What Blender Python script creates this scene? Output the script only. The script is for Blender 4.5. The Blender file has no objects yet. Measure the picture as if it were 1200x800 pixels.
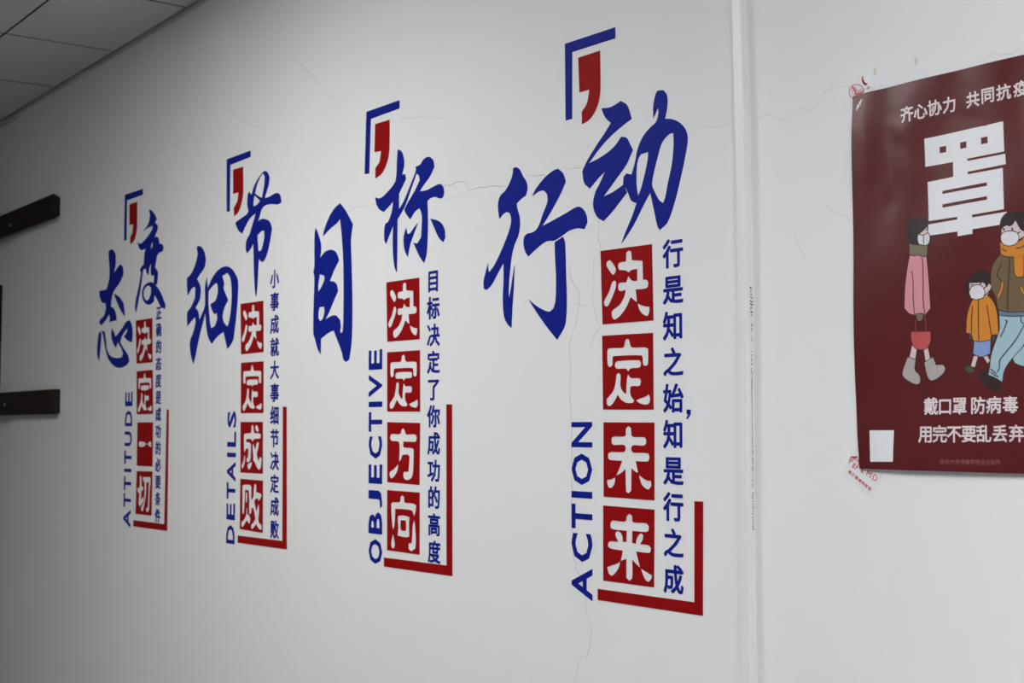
import bpy, bmesh, random
from math import *
from mathutils import Vector, Matrix

SC = bpy.context.scene
COL = SC.collection
# ------------------------------------------------------------------ camera
D, EZ, F = 1.605, 1.40, 1620.0            # distance to the wall, eye height, focal length in px of a 1200 px frame
PITCH = atan(101 / F)
YAW = atan(1193 * cos(PITCH) / F)
FW = Vector((-cos(YAW) * cos(PITCH), sin(YAW) * cos(PITCH), sin(PITCH)))
RT = Vector((sin(YAW), cos(YAW), 0))
UP = RT.cross(FW)
cam_d = bpy.data.cameras.new('camera')
cam = bpy.data.objects.new('camera', cam_d)
COL.objects.link(cam)
cam.matrix_world = Matrix((RT, UP, -FW)).transposed().to_4x4()
cam.location = (0, -D, EZ)
cam_d.sensor_width = 36
cam_d.lens = F / 1200 * 36
cam_d.clip_start = 0.05
cam_d.dof.use_dof = True
cam_d.dof.focus_distance = 2.25
cam_d.dof.aperture_fstop = 11
SC.camera = cam
# ------------------------------------------------------------------ world, lights, exposure
SC.view_settings.view_transform = 'Standard'
SC.view_settings.look = 'None'
SC.view_settings.gamma = 1
SC.view_settings.exposure = 0.0
SC.view_settings.use_curve_mapping = False
wd = bpy.data.worlds.new('world')
SC.world = wd
wd.use_nodes = True
wd.node_tree.nodes['Background'].inputs[0].default_value = (0.75, 0.85, 1.0, 1)
wd.node_tree.nodes['Background'].inputs[1].default_value = 0.02
LAMP_A, LAMP_C = 22.0, 33.0      # panels over the slogans, panels right of the camera
WIN = 24.0
def area(name, loc, rot, sx, sy, power, color):
    l = bpy.data.lights.new(name, 'AREA')
    l.shape = 'RECTANGLE'; l.size = sx; l.size_y = sy
    l.energy = power; l.color = color
    o = bpy.data.objects.new(name, l); COL.objects.link(o)
    o.location = loc; o.rotation_euler = rot
    return o
area('window_daylight', (0.6, -4.62, 1.5), (radians(90), 0, 0), 1.9, 1.4, WIN, (0.86, 0.91, 1.0))

# ------------------------------------------------------------------ pixel of the photo -> point of the wall / ceiling
def ray(px, py):
    return FW + RT * ((px - 600) / F) - UP * ((py - 400) / F)
def W(px, py, d=0.0):
    v = ray(px, py); t = (D - d) / v.y
    return (v.x * t, EZ + v.z * t)
def P(ox, oy, s, pts):
    """points read in a crop with origin ox, oy and scale s -> photo px"""
    return [(ox + p[0] / s, oy + p[1] / s) for p in pts]
def ww(pts, d=0.0):
    return [W(x, y, d) for x, y in pts]

# ------------------------------------------------------------------ materials
MATS = {}
def mat(name, col, rough=0.6, spec=0.3, var=0.0, scale=20, bump=0.0, bscale=60, emis=None, alpha=1.0):
    m = bpy.data.materials.new(name); m.use_nodes = True
    nt = m.node_tree; b = nt.nodes['Principled BSDF']
    b.inputs['Base Color'].default_value = (*col, 1)
    b.inputs['Roughness'].default_value = rough
    b.inputs['Specular IOR Level'].default_value = spec
    b.inputs['Alpha'].default_value = alpha
    tc = nt.nodes.new('ShaderNodeTexCoord')
    if var:
        n = nt.nodes.new('ShaderNodeTexNoise'); n.inputs['Scale'].default_value = scale
        n.inputs['Detail'].default_value = 5
        nt.links.new(tc.outputs['Object'], n.inputs['Vector'])
        mx = nt.nodes.new('ShaderNodeMix'); mx.data_type = 'RGBA'
        mx.inputs[6].default_value = (*[c * (1 - var) for c in col], 1)
        mx.inputs[7].default_value = (*[min(1, c * (1 + var)) for c in col], 1)
        nt.links.new(n.outputs[0], mx.inputs[0])
        nt.links.new(mx.outputs[2], b.inputs['Base Color'])
    if bump:
        n = nt.nodes.new('ShaderNodeTexNoise'); n.inputs['Scale'].default_value = bscale
        n.inputs['Detail'].default_value = 4
        nt.links.new(tc.outputs['Object'], n.inputs['Vector'])
        bp = nt.nodes.new('ShaderNodeBump'); bp.inputs['Strength'].default_value = bump
        bp.inputs['Distance'].default_value = 0.002
        nt.links.new(n.outputs[0], bp.inputs['Height'])
        nt.links.new(bp.outputs[0], b.inputs['Normal'])
    if emis:
        b.inputs['Emission Color'].default_value = (*emis[0], 1)
        b.inputs['Emission Strength'].default_value = emis[1]
    MATS[name] = m
    return m
mat('plaster', (0.795, 0.797, 0.797), 0.75, 0.2, 0.025, 3, 0.12, 25)
mat('paint_grey', (0.42, 0.42, 0.41), 0.8, 0.2, 0.03, 3)
mat('crack', (0.52, 0.51, 0.49), 0.9, 0.1, 0.2, 60)
mat('crack_faint', (0.68, 0.675, 0.66), 0.9, 0.1, 0.06, 60)
mat('stain', (0.66, 0.60, 0.52), 0.9, 0.1, 0.1, 60)
mat('blue_vinyl', (0.006, 0.015, 0.235), 0.55, 0.08, 0.05, 8)
mat('red_vinyl', (0.285, 0.004, 0.005), 0.55, 0.07, 0.06, 8)
mat('ceiling_tile', (0.58, 0.62, 0.60), 0.8, 0.2, 0.06, 14, 0.2, 120)
mat('joint_dark', (0.03, 0.034, 0.03), 0.9, 0.1)
mat('trim_grey', (0.60, 0.62, 0.59), 0.6, 0.3)
mat('floor', (0.20, 0.19, 0.18), 0.5, 0.3, 0.1, 4)
mat('white_plastic', (0.79, 0.785, 0.765), 0.4, 0.35, 0.02, 12)
mat('print_grey', (0.08, 0.08, 0.08), 0.6, 0.2)
mat('dark_wood', (0.020, 0.013, 0.011), 0.6, 0.12, 0.35, 18)
mat('steel', (0.5, 0.5, 0.5), 0.3, 0.8)
for _n, _p in (('lamp_a', LAMP_A), ('lamp_c', LAMP_C)):
    mat(_n, (0.8, 0.8, 0.8), 0.5, 0.3, emis=((0.955, 0.962, 1.0) if _n == 'lamp_c' else (1.0, 0.995, 0.972), _p))
mat('frame_white', (0.75, 0.75, 0.75), 0.4, 0.3)
mat('paper_red', (0.100, 0.0105, 0.012), 0.36, 0.33, 0.10, 9, 0.6, 16)
mat('p_white', (0.77, 0.77, 0.79), 0.4, 0.4)
mat('p_text', (0.74, 0.66, 0.66), 0.4, 0.4)
mat('p_credit', (0.27, 0.085, 0.085), 0.4, 0.4)
mat('p_hair', (0.026, 0.016, 0.017), 0.4, 0.4)
mat('p_skin', (0.68, 0.54, 0.54), 0.4, 0.4)
mat('p_mask', (0.70, 0.69, 0.71), 0.4, 0.4)
mat('p_olive', (0.19, 0.155, 0.095), 0.4, 0.4)
mat('p_brown', (0.155, 0.105, 0.052), 0.4, 0.4)
mat('p_pink', (0.66, 0.28, 0.32), 0.4, 0.4)
mat('p_orange', (0.62, 0.225, 0.022), 0.4, 0.4)
mat('p_bag', (0.50, 0.085, 0.085), 0.4, 0.4)
mat('p_grey', (0.42, 0.38, 0.37), 0.4, 0.4)
mat('p_jeans', (0.34, 0.50, 0.56), 0.4, 0.4)
mat('p_hem', (0.12, 0.20, 0.29), 0.4, 0.4)
mat('p_skirt', (0.21, 0.31, 0.58), 0.4, 0.4)
mat('p_line', (0.035, 0.018, 0.02), 0.4, 0.4)
mat('p_shoe', (0.030, 0.014, 0.013), 0.4, 0.4)
mat('p_handle', (0.22, 0.045, 0.04), 0.4, 0.4)
mat('p_glove', (0.075, 0.06, 0.045), 0.4, 0.4)
mat('tape', (0.86, 0.88, 0.88), 0.2, 0.6, alpha=0.05)
mat('tape_red', (0.55, 0.025, 0.03), 0.4, 0.4)
mat('glass', (0.9, 0.95, 0.95), 0.05, 0.5, alpha=0.12)
mat('leather_black', (0.012, 0.011, 0.011), 0.5, 0.3, 0.2, 30)

# ------------------------------------------------------------------ objects
def tag(o, label=None, cat=None, group=None, kind=None):
    if label: o['label'] = label
    if cat: o['category'] = cat
    if group: o['group'] = group
    if kind: o['kind'] = kind
    return o
def thing(name, loc, label, cat, group=None):
    o = bpy.data.objects.new(name, None); COL.objects.link(o)
    o.location = loc; o.empty_display_size = 0.05
    return tag(o, label, cat, group)
def link(name, me, mats, parent=None):
    if isinstance(mats, str): mats = [mats]
    for m in mats: me.materials.append(MATS[m])
    o = bpy.data.objects.new(name, me); COL.objects.link(o)
    if parent is not None:
        o.parent = parent
        if parent.type == 'EMPTY':
            me.transform(Matrix.Translation(-parent.location))
    return o
def box(name, a, b, m, parent=None, bevel=0.0, kind=None):
    bm = bmesh.new()
    bmesh.ops.create_cube(bm, size=1)
    for v in bm.verts:
        v.co = Vector([(a[i] + b[i]) / 2 + v.co[i] * (b[i] - a[i]) for i in range(3)])
    if bevel:
        bmesh.ops.bevel(bm, geom=bm.edges[:], offset=bevel, segments=2, affect='EDGES')
    me = bpy.data.meshes.new(name); bm.to_mesh(me); bm.free()
    return tag(link(name, me, m, parent), kind=kind)

# smooth closed contour: points with a sharp turn stay corners, the rest is a spline
def smooth(pts, thr=48, n=5):
    N = len(pts); out = []
    V = [Vector(p) for p in pts]
    sharp = []
    for i in range(N):
        a = V[i] - V[i - 1]; b = V[(i + 1) % N] - V[i]
        if a.length < 1e-6 or b.length < 1e-6: sharp.append(True); continue
        sharp.append(degrees(a.angle(b)) > thr)
    for i in range(N):
        p0, p1, p2, p3 = V[i - 1], V[i], V[(i + 1) % N], V[(i + 2) % N]
        L = (p2 - p1).length
        if sharp[i] and sharp[(i + 1) % N]:
            out.append(p1); continue
        t1 = (p2 - p1) if sharp[i] else (p2 - p0).normalized() * L
        t2 = (p2 - p1) if sharp[(i + 1) % N] else (p3 - p1).normalized() * L
        for k in range(n):
            t = k / n
            h = (2*t**3-3*t**2+1, t**3-2*t**2+t, -2*t**3+3*t**2, t**3-t**2)
            out.append(p1*h[0] + t1*h[1] + p2*h[2] + t2*h[3])
    return [(p.x, p.y) for p in out]

def fill(contours, thick=0.0):
    """2D curve fill (holes by nesting) -> mesh lying in the wall plane (x, -depth, z)"""
    c = bpy.data.curves.new('c', 'CURVE'); c.dimensions = '2D'; c.fill_mode = 'BOTH'
    c.extrude = thick / 2
    for pts in contours:
        s = c.splines.new('POLY'); s.points.add(len(pts) - 1)
        for q, p in zip(s.points, pts): q.co = (p[0], p[1], 0, 1)
        s.use_cyclic_u = True
    return curve_mesh(c)
def curve_mesh(c):
    o = bpy.data.objects.new('c', c); COL.objects.link(o)
    dg = bpy.context.evaluated_depsgraph_get()
    me = bpy.data.meshes.new_from_object(o.evaluated_get(dg))
    bpy.data.objects.remove(o); bpy.data.curves.remove(c)
    me.materials.clear()
    return me
TH = 0.0009
def stand(me, off):
    """XY mesh -> wall plane, its middle off in front of the wall"""
    me.transform(Matrix(((1, 0, 0, 0), (0, 0, -1, -off), (0, 1, 0, 0), (0, 0, 0, 1))))
    return me
def ribbon(pts, w0, w1=None):
    """open polyline -> closed outline"""
    if w1 is None: w1 = w0
    V = [Vector(p) for p in pts]; n = len(V); L = []; R = []
    for i in range(n):
        d = (V[min(i + 1, n - 1)] - V[max(i - 1, 0)]).normalized()
        nn = Vector((-d.y, d.x)); w = (w0 + (w1 - w0) * i / (n - 1)) / 2
        L.append(tuple(V[i] + nn * w)); R.append(tuple(V[i] - nn * w))
    return L + R[::-1]
# glyphs of Blender's own font
GL = {}
def glyph(ch, bold, thick):
    k = (ch, bold, thick)
    if k not in GL:
        c = bpy.data.curves.new('t', 'FONT'); c.body = ch; c.size = 1; c.offset = bold; c.extrude = thick / 2
        c.resolution_u = 2
        GL[k] = curve_mesh(c)
    return GL[k]
_r = glyph('国', 0, 0)
EMC = (sum((min(v.co[i] for v in _r.vertices), max(v.co[i] for v in _r.vertices))) / 2 for i in (0, 1))
EMC = tuple((min(v.co[i] for v in _r.vertices) + max(v.co[i] for v in _r.vertices)) / 2 for i in (0, 1))
EMH = (max(v.co.y for v in _r.vertices) - min(v.co.y for v in _r.vertices)) / 0.90
def cjk(ch, cx, cz, em, bold, thick, wf=1.0, rot=0.0):
    # bolder strokes: the glyph repeated on a small ring, each a hair prouder than the last
    src = glyph(ch, 0, 1.0 if thick else 0); s = em / EMH
    bm = bmesh.new()
    ring = [(0, 0)] + [(bold * cos(a * pi / 3 + .3), bold * sin(a * pi / 3 + .3)) for a in range(6)] if bold else [(0, 0)]
    for k, (ox, oy) in enumerate(ring):
        n0 = len(bm.verts); bm.from_mesh(src); bm.verts.ensure_lookup_table()
        for v in bm.verts[n0:]:
            x = (v.co.x - EMC[0] + ox) * s * wf; z = (v.co.y - EMC[1] + oy) * s
            if rot: x, z = x * cos(rot) - z * sin(rot), x * sin(rot) + z * cos(rot)
            zz = v.co.z * (thick + 3e-5 * k) if thick else k * 1.2e-5
            v.co = (cx + x, cz + z, zz)
    me = bpy.data.meshes.new('g'); bm.to_mesh(me); bm.free()
    return me
def latin_up(ch, x0, x1, z0, z1, bold, thick):
    """letter turned a quarter turn to read upwards, fitted to its box on the wall"""
    me = glyph(ch, bold, 1.0 if thick else 0).copy()
    xs = [v.co.x for v in me.vertices]; ys = [v.co.y for v in me.vertices]
    a, b, c, d = min(xs), max(xs), min(ys), max(ys)
    for v in me.vertices:
        u = (v.co.x - a) / (b - a); w = (v.co.y - c) / (d - c)
        v.co = (x1 + (x0 - x1) * w, z0 + (z1 - z0) * u, v.co.z * thick)
    return me

# ================================================================== SETTING
X_SEAM = W(21, 130)[0]
CZ = 2.63
plaster = 'plaster'
wall = box('wall_front', (X_SEAM, 0, 0), (2.0, 0.12, CZ + 0.06), plaster, kind='structure')
box('wall_front_far', (-7.2, 0.018, 0), (X_SEAM, 0.12, CZ + 0.06), plaster, kind='structure')
box('wall_left', (-7.3, -4.5, 0), (-7.2, 0.12, CZ + 0.06), 'paint_grey', kind='structure')
box('wall_right', (2.0, -4.5, 0), (2.1, 0.12, CZ + 0.06), plaster, kind='structure')
box('floor', (-7.3, -4.6, -0.08), (2.1, 0.12, 0), 'floor', kind='structure')
# rear wall with a window opening (x -0.4..1.6, z 0.8..2.2)
bm = bmesh.new()
for a, b in (((-7.3, -4.6, 0), (-0.4, -4.5, CZ + .06)), ((1.6, -4.6, 0), (2.1, -4.5, CZ + .06)),
             ((-0.4, -4.6, 0), (1.6, -4.5, 0.8)), ((-0.4, -4.6, 2.2), (1.6, -4.5, CZ + .06))):
    r = bmesh.ops.create_cube(bm, size=1)['verts']
    for v in r: v.co = Vector([(a[i] + b[i]) / 2 + v.co[i] * (b[i] - a[i]) for i in range(3)])
me = bpy.data.meshes.new('wall_back'); bm.to_mesh(me); bm.free()
tag(link('wall_back', me, 'paint_grey'), kind='structure')
win = bpy.data.objects.new('window_1', None); COL.objects.link(win); win.location = (0.6, -4.55, 0.8)
tag(win, kind='structure')
for a, b in (((-0.4, -4.57, 0.8), (-0.35, -4.52, 2.2)), ((1.55, -4.57, 0.8), (1.6, -4.52, 2.2)), ((0.575, -4.57, 0.85), (0.625, -4.52, 2.15)),
             ((-0.35, -4.57, 0.8), (1.55, -4.52, 0.85)), ((-0.35, -4.57, 2.15), (1.55, -4.52, 2.2))):
    box('window_frame', a, b, 'frame_white', win)
for a, b in (((-0.35, -4.548, 0.85), (0.575, -4.542, 2.15)), ((0.625, -4.548, 0.85), (1.55, -4.542, 2.15))):
    box('pane', a, b, 'glass', win)

# ceiling: slab, tiles with open joints, lamps in two of the tile places
ceil = box('ceiling', (-7.3, -4.6, CZ + 0.014), (2.1, 0.0, CZ + 0.08), 'joint_dark', kind='structure')
TS = 0.5935
xs = [-3.778 + TS * k for k in range(-6, 11)]
ys = [-0.012, -0.362] + [-0.362 - TS * k for k in range(1, 8)]
LAMPS = {(7, 2): 'lamp_a', (7, 3): 'lamp_a', (12, 2): 'lamp_c', (12, 3): 'lamp_c'}
tile_me = {}
def tile_mesh(sx, sy):
    k = (round(sx, 3), round(sy, 3))
    if k not in tile_me:
        bm = bmesh.new(); bmesh.ops.create_cube(bm, size=1)
        for v in bm.verts: v.co = Vector((v.co.x * sx, v.co.y * sy, v.co.z * 0.001))
        bmesh.ops.bevel(bm, geom=[e for e in bm.edges if e.verts[0].co.z < 0 and e.verts[1].co.z < 0], offset=0.0002, segments=1, affect='EDGES')
        m = bpy.data.meshes.new('ceiling_tile'); bm.to_mesh(m); bm.free(); m.materials.append(MATS['ceiling_tile'])
        tile_me[k] = m
    return tile_me[k]
G = 0.0044
rnd = random.Random(4)
for i in range(len(xs) - 1):
    for j in range(len(ys) - 1):
        x0, x1, y1, y0 = xs[i], xs[i + 1], ys[j], ys[j + 1]
        x0 = max(x0, -7.2); x1 = min(x1, 2.0); y0 = max(y0, -4.5)
        if x1 - x0 < .05 or y1 - y0 < .05: continue
        if (i, j) in LAMPS:
            t = thing('ceiling_light', ((x0 + x1) / 2, (y0 + y1) / 2, CZ + 0.003), 'square flat ceiling light panel, %s of the pair %s' % ('nearer the lettered wall' if j == 2 else 'farther from the lettered wall', 'over the slogans' if i == 7 else 'over the camera'), 'ceiling light', 'light panels set in the ceiling')
            bm = bmesh.new()
            for a, b in (((x0 + G, y0 + G), (x1 - G, y0 + .02)), ((x0 + G, y1 - .02), (x1 - G, y1 - G)), ((x0 + G, y0 + .02), (x0 + .02, y1 - .02)), ((x1 - .02, y0 + .02), (x1 - G, y1 - .02))):
                r = bmesh.ops.create_cube(bm, size=1)['verts']
                for v in r: v.co = Vector(((a[0] + b[0]) / 2 + v.co.x * (b[0] - a[0]), (a[1] + b[1]) / 2 + v.co.y * (b[1] - a[1]), CZ + .005 + v.co.z * .012))
            me = bpy.data.meshes.new('frame'); bm.to_mesh(me); bm.free()
            link('frame', me, 'frame_white', t)
            box('diffuser', (x0 + .02, y0 + .02, CZ + .003), (x1 - .02, y1 - .02, CZ + .009), LAMPS[(i, j)], t)
            continue
        o = bpy.data.objects.new('ceiling_tile', tile_mesh(x1 - x0 - 0.0115, y1 - y0 - 0.007)); COL.objects.link(o)
        o.parent = ceil
        o.location = ((x0 + x1) / 2, (y0 + y1) / 2, CZ + 0.001 + rnd.uniform(-.0003, .0003))
# angle trim along the top of the wall
box('trim_1', (X_SEAM, -0.0022, CZ - 0.011), (2.0, 0, CZ - 0.001), 'trim_grey', kind='structure')
box('trim_2', (-7.2, 0.0158, CZ - 0.011), (X_SEAM, 0.018, CZ - 0.001), 'trim_grey', kind='structure')

# fine cracks and stains of the plaster, children of the wall
def crack(px, w, m, name='crack'):
    V = px
    # jitter between the read points
    r = random.Random(int(px[0][0] * 7 + px[0][1])); pts = []
    for a, b in zip(V[:-1], V[1:]):
        n = max(1, int(hypot(b[0] - a[0], b[1] - a[1]) / 5))
        for k in range(n):
            t = k / n
            pts.append((a[0] + (b[0] - a[0]) * t + r.uniform(-.7, .7), a[1] + (b[1] - a[1]) * t + r.uniform(-.7, .7)))
    pts.append(V[-1])
    q = ww(pts)
    bm = bmesh.new(); prev = None
    for i, p in enumerate(q):
        d = (Vector(q[min(i + 1, len(q) - 1)]) - Vector(q[max(i - 1, 0)])).normalized()
        k = w * r.uniform(.6, 1.15) / 2 * (0.4 if i in (0, len(q) - 1) else 1)
        a = bm.verts.new((p[0] - d.y * k, -0.00012, p[1] + d.x * k)); b = bm.verts.new((p[0] + d.y * k, -0.00012, p[1] - d.x * k))
        if prev: bm.faces.new((prev[0], prev[1], b, a))
        prev = (a, b)
    me = bpy.data.meshes.new(name); bm.to_mesh(me); bm.free()
    link(name, me, m, wall)
A = P(840, 0, 3.333, [(0, 493), (30, 490), (70, 468)])
crack(A, .0014, 'crack_faint')
crack(P(840, 0, 3.333, [(135, 492), (165, 465), (195, 445), (230, 457), (268, 467), (305, 437), (345, 425), (365, 432), (400, 395), (425, 360), (460, 338), (490, 332), (520, 345), (575, 350), (640, 335), (690, 345)]), .0015, 'crack_faint')
crack(P(840, 0, 3.333, [(1025, 247), (1050, 225), (1080, 205), (1110, 215), (1150, 210), (1200, 183)]), .0015, 'crack_faint')
crack(P(400, 160, 4, [(-35, 385), (0, 365), (35, 350), (80, 330), (130, 322), (170, 318)]), .0018, 'crack_faint')
crack(P(400, 160, 4, [(470, 225), (510, 228), (540, 212), (570, 207), (590, 215), (603, 250), (640, 240), (680, 235), (720, 232), (775, 235)]), .0017, 'crack')
crack(P(400, 160, 4, [(480, 298), (540, 285), (603, 250)]), .0012, 'crack_faint')
crack(P(400, 160, 4, [(870, 180), (905, 185), (935, 180), (975, 190)]), .0017, 'crack')
crack(P(400, 160, 4, [(1060, 155), (1085, 150), (1110, 145), (1138, 148)]), .0016, 'crack')
crack(P(400, 160, 4, [(1000, 95), (1060, 88), (1100, 73), (1118, 90), (1138, 118)]), .0012, 'crack_faint')
crack(P(640, 220, 8, [(447, 0), (450, 60)]) , .0010, 'crack_faint')
crack(P(640, 220, 8, [(490, 290), (495, 360), (490, 440), (495, 500), (508, 560), (513, 600)]), .0013, 'crack')
crack(P(640, 300, 3.636, [(205, 5), (203, 110), (198, 190), (212, 250), (230, 300), (205, 340), (185, 385)]), .0012, 'crack')
crack(P(640, 300, 3.636, [(95, 20), (105, 90), (140, 160), (140, 220), (125, 290), (108, 350), (98, 385), (105, 500), (103, 600), (108, 700), (110, 800), (109, 900), (111, 1000), (110, 1100), (112, 1250), (130, 1330), (148, 1380)]), .0015, 'crack')
crack(P(640, 300, 3.636, [(95, 205), (130, 207), (175, 205)]), .0012, 'crack_faint')
crack(P(640, 680, 6.67, [(298, 110), (308, 190), (325, 280), (352, 380), (357, 450), (340, 540), (310, 615)]), .0012, 'crack')
crack(P(640, 680, 6.67, [(298, 575), (265, 625), (248, 670), (250, 715), (215, 810)]), .0012, 'crack')
crack(P(200, 0, 2.857, [(-60, 520), (0, 483), (25, 480), (60, 468)]), .0025, 'crack_faint')
crack(P(200, 0, 2.857, [(190, 360), (215, 390), (250, 410), (290, 428), (300, 450)]), .0018, 'crack_faint')
crack(P(200, 0, 2.857, [(400, 170), (430, 210), (470, 250), (500, 285), (520, 315), (550, 328), (590, 362)]), .0016, 'crack_faint')
crack(P(200, 0, 2.857, [(770, 400), (850, 390), (930, 400)]), .0013, 'crack_faint')
crack(P(260, 170, 4.2125, [(248, 412), (290, 412), (310, 405), (335, 402)]), .0018, 'crack_faint')
crack(P(260, 170, 4.2125, [(-20, 500), (20, 478), (60, 480), (98, 452)]), .0018, 'crack_faint')
crack(P(780, 200, 3.636, [(670, 140), (715, 175), (760, 195), (798, 212)]), .0014, 'crack_faint')
crack(P(780, 200, 3.636, [(545, 270), (575, 330), (605, 380)]), .0012, 'crack_faint')
crack([(810, 160), (822, 147), (840, 149)], .0012, 'crack_faint')
def blot(px, m, name='stain', th=0.00016):
    link(name, stand(fill([smooth(ww(px))]), th), m, wall)
blot([(1024, 80), (1027, 80), (1026.5, 86), (1025, 90), (1023.5, 86)], 'stain')
blot([(1072, 67), (1075, 68), (1075, 74), (1074, 78), (1072.5, 75)], 'stain')
blot([(780.5, 149), (783, 150), (782.5, 154), (781, 154)], 'stain')

# ================================================================== SLOGANS
# ---- hollow characters of the red tiles, in crop coordinates of the photo
def C(ox, oy, s, *cs): return [P(ox, oy, s, c) for c in cs]
T = {}      # slogan -> tile corners TL TR BR BL in px
T['action'] = [[(704.1,294),(764.1,285.9),(765.9,375.3),(706.5,380)], [(706,393.3),(765.5,389.8),(766.1,479.8),(707.1,479.6)],
               [(707.6,494.6),(767.1,494.9),(767.1,586.1),(707.8,581.6)], [(707.3,592),(767.2,596.9),(766.5,687.9),(707.3,679.8)]]
T['objective'] = [[(453.1,330.8),(491.6,325.2),(492,397.3),(454.2,400.4)], [(454,412.6),(492.3,410.1),(492.5,482.2),(454.2,482.2)],
                  [(454.2,494.4),(492.5,495.4),(491.8,568.2),(454.2,564.7)], [(454,574),(492,576.9),(491.8,649.6),(454,644.3)]]
T['details'] = [[(282.2,356),(308.8,352.2),(309,412.4),(282.8,415.2)], [(282.8,424.8),(309,423.1),(308.8,483.8),(282.6,484)],
                [(282.2,494.2),(308.2,494.2),(308.1,554.9),(282,553.4)], [(282,560.8),(308.3,563),(308,624.2),(281.3,619.7)]]
T['attitude'] = [[(159.4,375.5),(178.7,372.6),(178.9,424.3),(160.3,426.1)], [(160.5,434.9),(179.2,433.2),(179.4,484.9),(160.5,485.3)],
                 [(161.3,494.7),(179.5,494.7),(178.9,546.6),(160.6,545.5)], [(160.6,551.7),(178.8,552.2),(177.7,604),(159.1,601.9)]]
CH = {}
CH['jue'] = ('action', 0, C(700, 280, 7.27,
  [(82,195),(100,182),(118,185),(155,240),(160,270),(145,300),(130,302),(85,240),(78,215)],
  [(135,358),(155,355),(163,375),(158,420),(130,495),(100,560),(80,575),(62,560),(58,530),(100,450),(122,380)],
  [(248,120),(258,105),(275,100),(292,110),(296,180),(388,183),(390,250),(392,345),(425,350),(438,370),(432,405),(415,420),(330,430),(335,480),(340,538),(315,520),(287,495),(250,580),(200,650),(150,685),(130,670),(123,635),(130,608),(190,560),(230,490),(242,432),(200,443),(180,430),(178,400),(185,378),(205,370),(245,370),(255,345),(268,312),(285,340),(303,355),(340,355),(340,255),(305,260),(285,270),(268,285),(245,268),(215,265),(188,262),(178,240),(180,215),(192,200),(215,195),(245,190)],
  [(345,548),(395,570),(447,578),(445,620),(432,655),(405,648),(375,625),(355,590)]))
CH['ding'] = ('action', 1, C(700, 385, 8,
  [(262,110),(285,95),(300,105),(315,160),(330,175),(455,175),(480,190),(478,330),(465,345),(440,345),(427,325),(425,270),(412,250),(160,257),(148,270),(145,340),(125,357),(105,350),(96,320),(95,205),(110,185),(235,178),(250,165)],
  [(185,303),(395,295),(410,310),(412,345),(395,365),(325,370),(307,380),(292,403),(277,380),(260,373),(190,375),(170,360),(165,330)],
  [(180,430),(197,417),(215,422),(222,450),(220,540),(245,590),(270,612),(275,500),(283,445),(293,423),(303,445),(320,462),(400,465),(413,490),(405,525),(390,537),(325,537),(312,550),(315,620),(350,675),(330,695),(270,692),(225,665),(193,622),(150,700),(115,725),(90,710),(88,660),(110,635),(150,580),(170,510),(178,450)],
  [(485,612),(497,650),(492,690),(470,710),(420,705),(385,690),(365,672),(400,655),(445,640),(470,625)]))
CH['wei'] = ('action', 2, C(700, 485, 7.27,
  [(245,125),(268,102),(290,120),(293,180),(310,195),(400,198),(417,215),(418,250),(400,267),(310,265),(295,280),(293,310),(310,327),(430,333),(445,355),(442,390),(425,403),(330,400),(340,450),(350,500),(325,490),(295,462),(293,520),(292,650),(268,672),(245,660),(243,600),(240,470),(200,505),(162,525),(185,470),(212,398),(110,390),(93,375),(92,340),(110,322),(225,322),(240,305),(240,275),(225,262),(140,262),(122,245),(122,205),(140,190),(230,190),(243,175)],
  [(155,538),(150,590),(125,625),(100,625),(88,600),(83,560),(120,555)],
  [(358,517),(390,545),(425,565),(460,568),(462,610),(440,643),(415,635),(380,600),(362,550)]))
CH['lai'] = ('action', 3, C(700, 585, 5.715,
  [(198,112),(217,95),(235,110),(237,148),(252,155),(330,160),(347,178),(345,205),(330,217),(237,210),(236,290),(258,297),(262,270),(275,240),(295,227),(310,240),(305,270),(288,300),(345,307),(362,325),(358,350),(345,358),(262,348),(275,400),(290,458),(265,435),(237,405),(235,525),(215,545),(195,525),(195,398),(175,405),(157,412),(165,375),(170,342),(90,328),(72,315),(73,295),(85,280),(140,282),(122,240),(125,218),(140,212),(160,225),(172,255),(172,282),(195,284),(197,210),(110,200),(90,190),(88,165),(95,145),(110,140),(180,148),(195,140)],
  [(155,415),(148,450),(120,495),(95,512),(75,490),(67,452),(100,440),(130,430)],
  [(293,462),(330,485),(368,508),(365,530),(345,553),(325,540),(305,500)]))
CH['fang'] = ('objective', 2, C(450, 490, 10,
  [(205,135),(228,115),(248,145),(262,185),(370,190),(390,225),(378,272),(350,275),(232,270),(228,330),(245,342),(335,350),(352,370),(345,620),(325,695),(270,722),(232,700),(228,650),(242,618),(265,630),(290,615),(300,450),(285,428),(235,425),(215,440),(205,475),(178,512),(180,450),(182,300),(165,270),(90,262),(72,235),(75,200),(95,183),(185,185),(200,165)],
  [(170,530),(165,590),(140,655),(100,700),(80,700),(66,660),(68,630),(120,590)]))
CH['xiang'] = ('objective', 3, C(450, 570, 9.42,
  [(185,115),(205,95),(225,115),(228,165),(240,178),(320,185),(360,205),(352,270),(336,332),(325,300),(308,262),(128,243),(125,350),(118,430),(101,480),(90,400),(83,300),(80,185),(100,172),(165,172),(180,160)],
  [(336,360),(348,440),(355,600),(350,680),(305,710),(275,690),(272,640),(285,620),(305,630),(312,560),(318,430)],
  [(101,512),(115,580),(123,640),(110,678),(90,678),(80,640),(88,580)],
  [(160,322),(215,318),(285,335),(280,400),(283,550),(235,558),(150,538),(158,450),(152,350)],
  [(187,375),(205,370),(240,375),(245,430),(240,488),(200,485),(185,465)]))
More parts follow.
